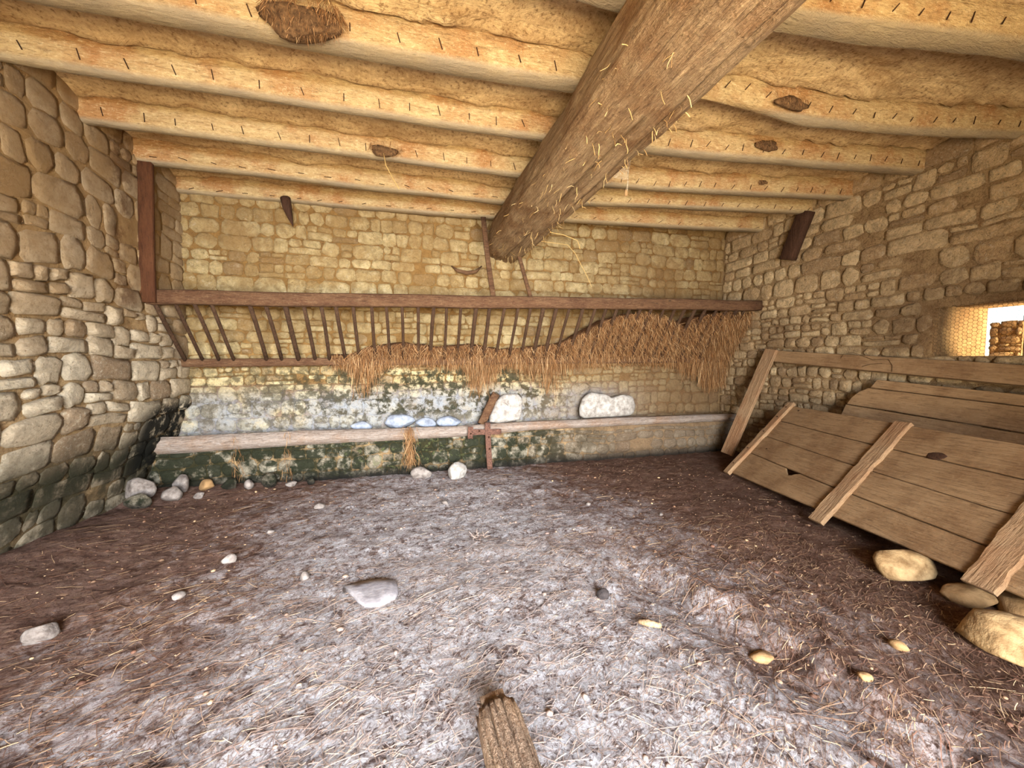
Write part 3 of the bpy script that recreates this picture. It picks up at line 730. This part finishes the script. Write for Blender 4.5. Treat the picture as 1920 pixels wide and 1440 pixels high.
# rubble heap at the left end of the manger
for k, (x, y, sx, sz, m, lab) in enumerate((
    (-2.74, 4.86, .13, .13, 'g', 'large pale grey rubble stone in the far left corner where wall and manger meet'),
    (-2.62, 4.62, .10, .09, 'd', 'dark brown rubble stone nearest the viewer in the heap at the left corner'),
    (-2.42, 4.80, .10, .08, 'w', 'pale ring-marked rubble stone in front of the left corner heap'),
    (-2.46, 5.04, .09, .12, 'w', 'white lime-crusted rubble stone against the left end of the manger'),
    (-2.22, 5.05, .08, .07, 't', 'tan rubble stone against the manger foot, second from its left end'),
    (-2.20, 4.84, .05, .04, 'w', 'small bright white rubble stone lying forward of the left corner heap'),
    (-2.00, 5.06, .09, .07, 'd', 'dark mossy rubble stone at the manger foot below the left end of the log'),
    (-1.80, 5.05, .06, .06, 'w', 'small round pale stone at the manger foot right of the dark mossy one'),
    (-1.58, 5.07, .10, .09, 'm', 'broad mossy stone bulging from the manger foot on the left'),
    (-1.36, 5.07, .06, .035, 'w', 'flat white chip at the foot of the manger, left part'),
    (-1.16, 5.10, .05, .05, 'd', 'small blackened stone at the manger foot, rightmost of the left rubble'))):
    mm = dict(g=M_pale, w=M_pale, t=M_tand, d=MS['manger'], m=MS['manger'])[m]
    tag(obj('rubble_stone', *rock((x, y, zf(x, y)), (sx*1.15, sx*.85, sz), 100+k, 3, 7, .12, k*.7, .2), mm), lab, 'stone')

# ---------------------------------------------------------------- the two old barn doors leaning on the right
def panel_matrix(O, e, w):
    e = Vector(e).normalized(); w = Vector(w); w = (w-e*w.dot(e)).normalized(); n = e.cross(w)
    if n.x > 0: n = -n                                                # local Z faces the room
    M = Matrix((e, w, n)).transposed().to_4x4(); M.translation = Vector(O); return M
def slab(P, z0, z1, seed, wob=.004):
    """polygon P in the door plane given a thickness z0..z1 with softened edges"""
    n = len(P); cx = sum(p[0] for p in P)/n; cy = sum(p[1] for p in P)/n; V = []; F_ = []
    for z, s in ((z0, 0), (z1-.006, 0), (z1, .006)):
        for x, y in P:
            d = Vector((cx-x, cy-y)); d = Vector((math.copysign(min(s, abs(d.x)), d.x), math.copysign(min(s, abs(d.y)), d.y)))
            V.append((x+d.x, y+d.y, z+(wob*N3(x*2, y*4, seed) if z > z0 else 0)))
    for r_ in (0, 1):
        for i in range(n):
            k = (i+1) % n; F_.append((r_*n+i, r_*n+k, (r_+1)*n+k, (r_+1)*n+i))
    F_.append(tuple(range(n))[::-1]); F_.append(tuple(range(2*n, 3*n)))
    return V, F_
def edge(pts, a, b, n=8, amp=.004, seed=0):
    return [(lerp(a, b, i/n), pl(pts, lerp(a, b, i/n))+amp*N3(i*.8, seed, 3)) for i in range(n+1)]
# front door (A)
MA = panel_matrix((4.05, 4.09, .02), (-.27, -.96, .05), (.73, -.16, .8))
flip = MA.to_3x3().determinant() < 0
A = empty('barn_door', mat=MA); tag(A, 'old wide-plank barn door with thick cross battens leaning low in front on the right', 'door')
E = MA.to_3x3().col
bounds = [[(.05, .03), (3.4, .03)], [(.1, .385), (1.4, .30), (3.4, .22)], [(.1, .68), (1.4, .58), (3.4, .47)], [(.1, .95), (1.4, .845), (3.4, .74)], [(.1, 1.21), (1.5, 1.12), (3.4, 1.0)]]
for i in range(4):
    lo = edge(bounds[i], .07, 3.35, 24, .003, i); hi = edge(bounds[i+1], .07, 3.35, 24, .003, i+1)
    lo = [(x, y+.004) for x, y in lo]; hi = [(x, y-.004) for x, y in hi]
    if i == 0: hi = [(x, y) for x, y in hi if not .78 < x < 1.02]; hi = sorted(hi+[(.80, .335), (.84, .30), (.90, .262), (.95, .275), (.97, .295), (1.01, .315)])
    v_, f_ = slab(lo+hi[::-1], -.012+.004*(i % 2), .016+.004*(i % 2), i*7)
    obj('plank', v_, f_, M_door, A, False, local=True)
def batten(root, s0, s1, h0, h1, w, z0, z1, seed, lean=0., m=None):
    P = [(s0+.5*(w)*0, h0)]
    L = []; Rr = []; n = 14
    for i in range(n+1):
        t = i/n; s = lerp(s0, s1, t); h = lerp(h0, h1, t); k = w/2*(1+.14*N3(i*.7, seed, 1)); L.append((s-k, h)); Rr.append((s+k+.01*N3(i*1.3, seed, 6), h))
    v_, f_ = slab(L+Rr[::-1], z0, z1, seed, .008); return obj('batten', v_, f_, m or M_batten, root, False, local=True)
batten(A, .06, .05, -.01, 1.24, .11, .012, .055, 3)
batten(A, 1.62, 1.58, -.09, 1.12, .15, .012, .050, 5)
batten(A, 2.80, 2.74, -.03, 1.04, .17, .012, .042, 7)
for (s, h) in ((.06, .15), (.06, .42), (.06, .72), (.055, .98), (.055, 1.15), (.31, .5), (.25, 1.14)):
    v_, f_ = rock((0, 0, 0), (.011, .011, .006), 2, 1, 0, 0)
    obj('nail', [(a+s, b+h, c+(.054 if s < .1 else .016)) for a, b, c in v_], f_, M_nail, A, local=True)
obj('knot', [(a+2.02, b+.84, c+.014) for a, b, c in rock((0, 0, 0), (.075, .04, .006), 12, 2, 0, .3)[0]], ico(2)[1], M_darkwood, A, local=True)
# rear door (B)
MBm = panel_matrix((4.6, 4.65, .11), (0, -1, -.078), (.6, -.35, 1.51))
B = empty('barn_door', mat=MBm); tag(B, 'taller barn door behind, leaning on the right wall, its left planks gone around an empty corner', 'door')
for i, (h0, h1, s0, cut) in enumerate(((1.285, 1.385, 1.43, .03), (1.055, 1.275, 1.27, .14), (.80, 1.045, 1.25, .01), (.52, .79, 1.27, .0), (.25, .51, 1.25, 0), (.02, .24, 1.25, 0))):
    lo = edge([(0, h0), (4, h0+.02)], s0, 3.2, 14, .003, i+20); hi = edge([(0, h1), (4, h1+.02)], s0+cut, 3.2, 14, .003, i+21)
    mid = [(s0+cut*.12, lerp(h0, h1, .35)), (s0+cut*.45, lerp(h0, h1, .75))] if cut > .1 else []
    v_, f_ = slab(lo+hi[::-1]+mid[::-1], -.016+.004*(i % 2), .014+.004*(i % 2), i*5+2)
    obj('plank', v_, f_, M_door, B, False, local=True)
P = edge([(0, 1.50), (4, 1.46)], -.02, 3.2, 16, .004, 2)+edge([(0, 1.665), (4, 1.66)], -.02, 3.2, 16, .006, 5)[::-1]
obj('top_board', *slab(P, -.02, .03, 4), M_door, B, False, local=True)
v_, f_ = slab([(-.05, 0), (.145, 0), (.15, .8), (.155, 1.66), (-.03, 1.67), (-.045, .8)], .03, .075, 2); obj('stile', v_, f_, M_batten, B, False, local=True)
v_, f_ = slab([(2.2, 0), (2.36, 0), (2.36, 1.30), (2.2, 1.30)], -.06, -.02, 2); obj('batten', v_, f_, M_batten, B, False, local=True)
mb = MB()
for arc in ([(1.02, 1.60), (1.03, 1.665), (1.12, 1.69), (1.22, 1.66), (1.36, 1.61), (1.50, 1.63), (1.56, 1.56), (1.58, 1.49)], [(1.28, 1.52), (1.36, 1.56), (1.46, 1.575)]):
    mb.add(*tube([(a, b, .04) for a, b in arc], .0025, 4))
mb.build('wire', M_wire, B, local=True)

# ---------------------------------------------------------------- window opening: wire netting, and what stands outside
mb = MB(); s = .021; y_a, y_b, z_a, z_b = WIN; rr = random.Random(4)
cols = int((y_b-y_a)/(s*1.5))+2; rows = int((z_b-z_a)/(s*1.732))+2
seen = set()
def hexpt(y, z):
    q = (round(y, 4), round(z, 4)); return q
for c in range(cols):
    for r_ in range(rows):
        cy = y_a+c*s*1.5; cz = z_a+r_*s*1.732+(s*.866 if c % 2 else 0)
        for k in range(3):
            a, b = math.radians(60*k), math.radians(60*k+60)
            p = (cy+s*math.cos(a), cz+s*math.sin(a)); q = (cy+s*math.cos(b), cz+s*math.sin(b))
            if not all(y_a-.01 < t[0] < y_b+.01 and z_a-.01 < t[1] < z_b+.02 for t in (p, q)): continue
            P = [(5.31+.012*N3(t[0]*6, t[1]*6, 1), t[0]+.006*N3(t[0]*9, t[1]*9, 4), t[1]+.006*N3(t[0]*9, t[1]*9, 8)) for t in (p, q)]
            mb.add(*tube(P, .0016, 3, up=(1, 0, 0)))
o = mb.build('wire_netting', M_wire); tag(o, 'rusty hexagonal chicken wire stretched over the small opening in the right wall', 'wire netting')
root = empty('boundary_pillar', (8.1, 3.3, -.1)); tag(root, 'sunlit tan rubble pillar standing outside, seen through the wire-covered opening', 'pillar')
mb = MB().box((7.84, 3.16, -.1), (8.4, 3.45, 2.01)); mb.build('masonry_core', MM['right'], root, False)
def p_pil(u, z, d): return (7.83-d, u, z)
stone_wall(root, 3.15, 3.46, -.1, 2.03, p_pil, MS['right'], lambda u, z: .12, lambda u, z: .02, 77, skip=0)

# ---------------------------------------------------------------- things on walls and ceiling
o = obj('timber_bracket', *bar((5.24, 4.10, 3.52), (5.20, 4.30, 2.92), .20, .12, up=(1, 0, 0), segs=8, wob=.006, seed=3), M_darkwood); tag(o, 'dark brown timber plate fixed aslant high on the right wall below the joists', 'timber')
o = obj('bent_piece', *tube([(.62, 5.54, 2.84), (.70, 5.50, 2.77), (.83, 5.49, 2.745), (.96, 5.50, 2.77), (1.05, 5.52, 2.86)], lambda t: .022*(.35+math.sin(t*PI)), 8, rough=.3), M_rail); tag(o, 'dark curved stick like a horn stuck in the back wall left of the beam end', 'piece')  # first entry is a dark arc, thickest at its middle
o = obj('wooden_peg', *tube([(-1.43, 5.46, 3.52), (-1.41, 5.45, 3.40), (-1.38, 5.45, 3.28), (-1.35, 5.46, 3.18)], lambda t: .055*(1-t)**.7+.004, 8, rough=.5, up=(0, 1, 0)), M_darkwood); tag(o, 'dark tapering splinter hanging below the fifth joist at the back wall', 'splinter')

def nest(c, size, label, seed, n, drop=.1, mat=M_nest):
    root = empty('bird_nest', c); tag(root, label, 'nest')
    v_, f_ = rock((0, 0, 0), size, seed, 3, 3, .35, sink=1); zc = 0
    obj('mud_cup', [(a+c[0], b+c[1], q+c[2]) for a, b, q in v_], f_, mat, root)
    mb = MB(); rr = random.Random(seed)
    for _ in range(n):
        d = Vector((rr.gauss(0, 1), -abs(rr.gauss(0, .7)), rr.gauss(-.3, .8))).normalized()
        p = Vector(c)+Vector((d.x*size[0]*1.0, d.y*size[1]*1.0, d.z*size[2]+size[2]*.8))
        strand(mb, p, (rr.uniform(-.6, .6), rr.uniform(-.4, .1), -1), rr.uniform(.03, drop), rr.uniform(.0008, .0018), rr, .1)
    tag(mb.build('straw_strands', M_hay, root), kind='stuff')
nest((-.57, 2.70, 3.53), (.22, .07, .11), 'large shaggy straw nest stuck to the nearest left joist at the top of the view', 31, 900, .12)
nest((-.17, 4.07, 3.545), (.15, .04, .055), 'crumbling brown mud nest on the third joist left of the beam', 32, 160, .08)
nest((3.42, 3.11, 3.60), (.13, .05, .045), 'broken dark mud nest on the third joist right of the beam', 33, 80, .05)
nest((2.98, 2.50, 3.55), (.17, .04, .05), 'tawny mud nest smeared on the bulging second joist right of the beam', 34, 90, .05)
nest((4.12, 3.78, 3.62), (.10, .04, .03), 'small dark triangular nest remnant on the fourth joist right of the beam', 35, 30, .04)

# cobweb and loose straws hanging from the beam
root = empty('cobweb', (1.95, 3.2, 3.0)); tag(root, 'dusty triangular cobweb hanging from the right side of the big beam', 'cobweb')
V = []; F_ = []; n = 14
tri = [Vector((1.70, 3.24, 3.22)), Vector((1.98, 3.14, 3.47)), Vector((1.955, 3.19, 3.14))]
for i in range(n+1):
    for j in range(n+1-i):
        a, b = i/n, j/n; c = 1-a-b; p = tri[0]*a+tri[1]*b+tri[2]*c; p.y += .05*a*b*4+.05*c*a*3; p.z += .05*a*b*2; V.append(tuple(p))
idx = {}; k = 0
for i in range(n+1):
    for j in range(n+1-i): idx[i, j] = k; k += 1
for i in range(n):
    for j in range(n-i):
        F_.append((idx[i, j], idx[i+1, j], idx[i, j+1]))
        if j < n-i-1: F_.append((idx[i+1, j], idx[i+1, j+1], idx[i, j+1]))
obj('web_sheet', V, F_, M_web, root)
obj('web_thread', *tube([(1.955, 3.19, 3.24), (1.955, 3.19, 3.12), (1.95, 3.2, 3.04)], lambda t: .006+.006*t*t, 5, up=(0, 1, 0)), M_web, root)
v_, f_ = rock((1.945, 3.2, 3.0), (.016, .014, .035), 5, 2, 0, .3); obj('dust_clump', v_, f_, M_tand, root)
hs = straw_mat('pale_straw', [(206, 172, 110), (176, 140, 84)])
for pts, lab in (([(1.52, 4.2, 2.97), (1.75, 4.2, 2.95), (1.93, 4.2, 2.90), (1.96, 4.19, 2.80)], 'short straw wisp hanging from the right of the beam'),
                 ([(1.60, 4.7, 3.02), (2.02, 4.7, 3.0), (2.13, 4.7, 2.9), (2.20, 4.7, 2.78), (2.30, 4.7, 2.62), (2.37, 4.7, 2.48)], 'long dangling straw stalk in front of the back wall right of the beam'),
                 ([(-.19, 4.02, 3.50), (-.17, 4.0, 3.38), (-.11, 4.0, 3.27), (-.05, 4.0, 3.17)], 'curved straw stalk dangling from the crumbling mud nest')):
    tag(obj('straw_stalk', *tube(pts, .004, 4, up=(0, 1, 0)), hs), lab, 'straw')

# ---------------------------------------------------------------- loose things on the floor
def stone(x, y, size, seed, mat, label, rot=0, sink=.3, name='loose_stone', cuts=8, group=None, sub=3, cutd=(.55, .85), z=None):
    o = obj(name, *rock((x, y, (zf(x, y) if z is None else z)-.005), size, seed, sub, cuts, .14, rot, sink, cutd), mat); tag(o, label, 'stone', group); return o
def flat_stone(P, x, y, h, mat, label):
    V = []; F_ = []; n = len(P); cx, cy = x, y; zz = zf(x, y)
    rings = [(1.02, -.02), (1.0, h*.6), (.95, h), (.5, h*1.08), (0, h*1.05)]
    for s, q in rings:
        for a, b in P: V.append((cx+a*s, cy+b*s, zz+q+.004*N3(a*9*s, b*9*s, 3)))
    for r_ in range(len(rings)-1):
        for i in range(n): k = (i+1) % n; F_.append((r_*n+i, r_*n+k, (r_+1)*n+k, (r_+1)*n+i))
    tag(obj('flat_stone', V, F_, mat), label, 'stone')
flat_stone([(-.19, .10), (-.12, .02), (-.08, -.06), (-.03, -.14), (.06, -.16), (.14, -.10), (.16, -.02), (.15, .08), (.09, .13), (0, .15), (-.10, .14)], -.24, 2.53, .03, M_grey, 'flat pale grey stone slab lying in the middle of the floor')
stone(.15, 5.0, (.15, .10, .085), 201, M_pale, 'white rock on the floor at the foot of the manger, left one of the pair')
stone(.60, 4.90, (.14, .10, .12), 202, M_white, 'angular white rock on the floor just left of the iron bracket', rot=.6)
stone(-1.94, 2.60, (.075, .06, .06), 203, M_pale, 'small pointed pinkish-white stone alone near the left of the floor', rot=.4)
stone(3.31, 1.79, (.18, .14, .14), 204, M_tan, 'rough tan boulder on the floor against the front barn door', rot=-.5, sink=.15, cuts=16, cutd=(.5, .8))
stone(3.37, 1.50, (.16, .12, .075), 205, M_tand, 'dusty brown low stone just nearer than the rough tan boulder', rot=-.4, sink=.25, cuts=12)
stone(3.50, 1.28, (.22, .17, .11), 206, M_tand, 'wide flat dusty boulder at the right edge below the door', rot=-.4, sink=.2, cuts=14)
stone(2.98, 1.16, (.26, .20, .12), 207, M_tan, 'pale tan boulder at the lower right edge of the view', rot=-.5, sink=.2, cuts=14, cutd=(.5, .8))
stone(1.77, 1.52, (.07, .055, .035), 208, M_tand, 'small tan stone half sunk in the dark litter, right of centre', sink=.4)
small = [(-1.3, 3.24, .05, 'small grey-white stone left of the flat slab towards the manger'), (-1.42, 2.82, .035, 'tiny pale stone in the brown litter on the left'), (-.71, 2.86, .04, 'small rounded grey stone behind the flat slab, left side'),
         (-1.18, 3.73, .03, 'tiny pale greenish-white stone on the left, far part of the floor'), (-.89, 4.24, .05, 'dull grey stone on the bare earth in front of the manger'), (.36, 4.01, .04, 'small bluish stone beyond the middle of the floor'),
         (1.79, 3.57, .025, 'tiny white chip on the dark floor beyond the centre'), (2.37, 3.17, .025, 'tiny white chip on the dark floor towards the door'), (2.45, 1.33, .04, 'small yellowish stone low on the right'), (2.02, 1.21, .03, 'tiny yellow chip in the litter at lower right')]
for i, (x, y, s, lab) in enumerate(small): stone(x, y, (s*1.2, s, s*.7), 300+i, M_tand if 'yellow' in lab else M_pale, lab, rot=i, sub=2)
stone(1.18, 2.13, (.04, .035, .035), 320, M_dark, 'round black dung-like lump on the pale floor right of centre', name='dark_lump', cuts=0)
tag(obj('corn_cob', *tube([(1.24, 1.83, .03), (1.28, 1.80, .035), (1.34, 1.765, .03)], lambda t: .006+.013*math.sin(PI*(.15+.7*t)), 8), simple('dry_cob', (176, 146, 112), (130, 102, 76), 60)), 'short dry pale cob lying at the edge of the dark litter', 'cob')
mb = MB(); rr = random.Random(3)
for _ in range(26):
    strand(mb, (.54+rr.gauss(0, .03), 3.12+rr.gauss(0, .02), zf(.54, 3.12)+rr.uniform(0, .02)), (rr.uniform(-1, 1), rr.uniform(-1, 1), rr.uniform(0, .9)), rr.uniform(.04, .09), .003, rr)
tag(mb.build('twig_clump', M_litter), 'small dark clump of twigs on the floor beyond the flat slab', 'twigs')

# half-buried log end in the foreground
def front_log():
    n = 34; path = []
    for i in range(n+1):
        t = i/n; path.append((lerp(.330, .35, t), lerp(1.44, .45, t), .082))
    def sec(i, t):
        out = []
        for j in range(90):
            q = 2*PI*j/90; r = .085*(1+.05*fb(math.cos(q)*2, math.sin(q)*2, t*4, 3))
            for qc, dep, wd in ((1.0, .022, .09), (1.35, .015, .06), (1.78, .035, .08), (2.3, .03, .10), (.55, .02, .08), (2.8, .02, .08)):
                c = qc+.12*N3(t*3, qc*3, 1); r -= dep*max(0, 1-abs(((q-c+PI) % (2*PI))-PI)/wd)
            r += .004*N3(q*5, t*20, 3); r *= 1-.10*sm(.05, 0, t)*(1+N3(q*3, 0, 0))
            out.append((r*math.cos(q)*1.05, r*math.sin(q)*.95))
        return out
    v_, f_ = sweep(path, sec)
    v_ = [v if i >= 90 else v+Vector((0, .04*N3(i*.25, 1, 1), 0)) for i, v in enumerate(v_)]
    root = empty('split_log', (.345, 1.1, 0)); tag(root, 'weathered cracked log end lying in the foreground at the bottom of the view', 'log')
    obj('timber', v_, f_, M_stump, root)
    v_, f_ = bar((.27, 1.475, .10), (.37, 1.485, .115), .03, .04, segs=5, wob=.02); obj('broken_splinter', v_, f_, M_stump, root)
front_log()

# ---------------------------------------------------------------- litter: straw and pebbles trodden into the dirt
mb = MB(); rr = random.Random(77)
for k in range(42000):
    if k % 2: x, y = rr.uniform(-2.7, 4.2), rr.uniform(.9, 5.1)
    else: x, y = rr.uniform(-1.8, 3.2), rr.uniform(.8, 3.0)
    if abs(x-.34) < .10 and y < 1.46: continue
    a = rr.gauss(.45, .45) if rr.random() < .6 else rr.uniform(0, PI)
    L = rr.uniform(.015, .06) if rr.random() < .85 else rr.uniform(.06, .20); w = rr.uniform(.0005, .0015)
    d = Vector((math.cos(a), math.sin(a), 0)); s = Vector((-math.sin(a), math.cos(a), rr.uniform(-.6, .6)))*w
    h = rr.uniform(.002, .008); V = []; za_ = zf(x-d.x*L/2, y-d.y*L/2); zb_ = zf(x+d.x*L/2, y+d.y*L/2); zc_ = max((za_+zb_)/2, zf(x, y)); zd_ = zb_-za_
    for t in (-.5, rr.uniform(-.1, .1), .5):
        p = Vector((x, y, 0))+d*L*t;  q = p+Vector((-d.y, d.x, 0))*L*.03*(1 if t > -.2 and t < .2 else 0)
        q.z = zc_+zd_*t+h; V += [q+s, q-s]
    mb.add(V, [(0, 1, 3, 2), (2, 3, 5, 4)])
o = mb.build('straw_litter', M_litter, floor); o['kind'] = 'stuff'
mb = MB(); V0, F0 = ico(1)
for k in range(2600):
    x, y = rr.uniform(-2.6, 4.0), rr.uniform(.9, 5.1); s = rr.uniform(.003, .010) if rr.random() < .93 else rr.uniform(.010, .020)
    if abs(x-.34) < .10 and y < 1.46: continue
    z = zf(x, y); a = rr.uniform(.6, 1.3)
    mb.add([(x+v.x*s*a*(1+.3*N3(v.x*3+k, v.y, 0)), y+v.y*s, z+v.z*s*.6+s*.1) for v in V0], F0)
o = mb.build('pebbles', M_litter, floor); o['kind'] = 'stuff'
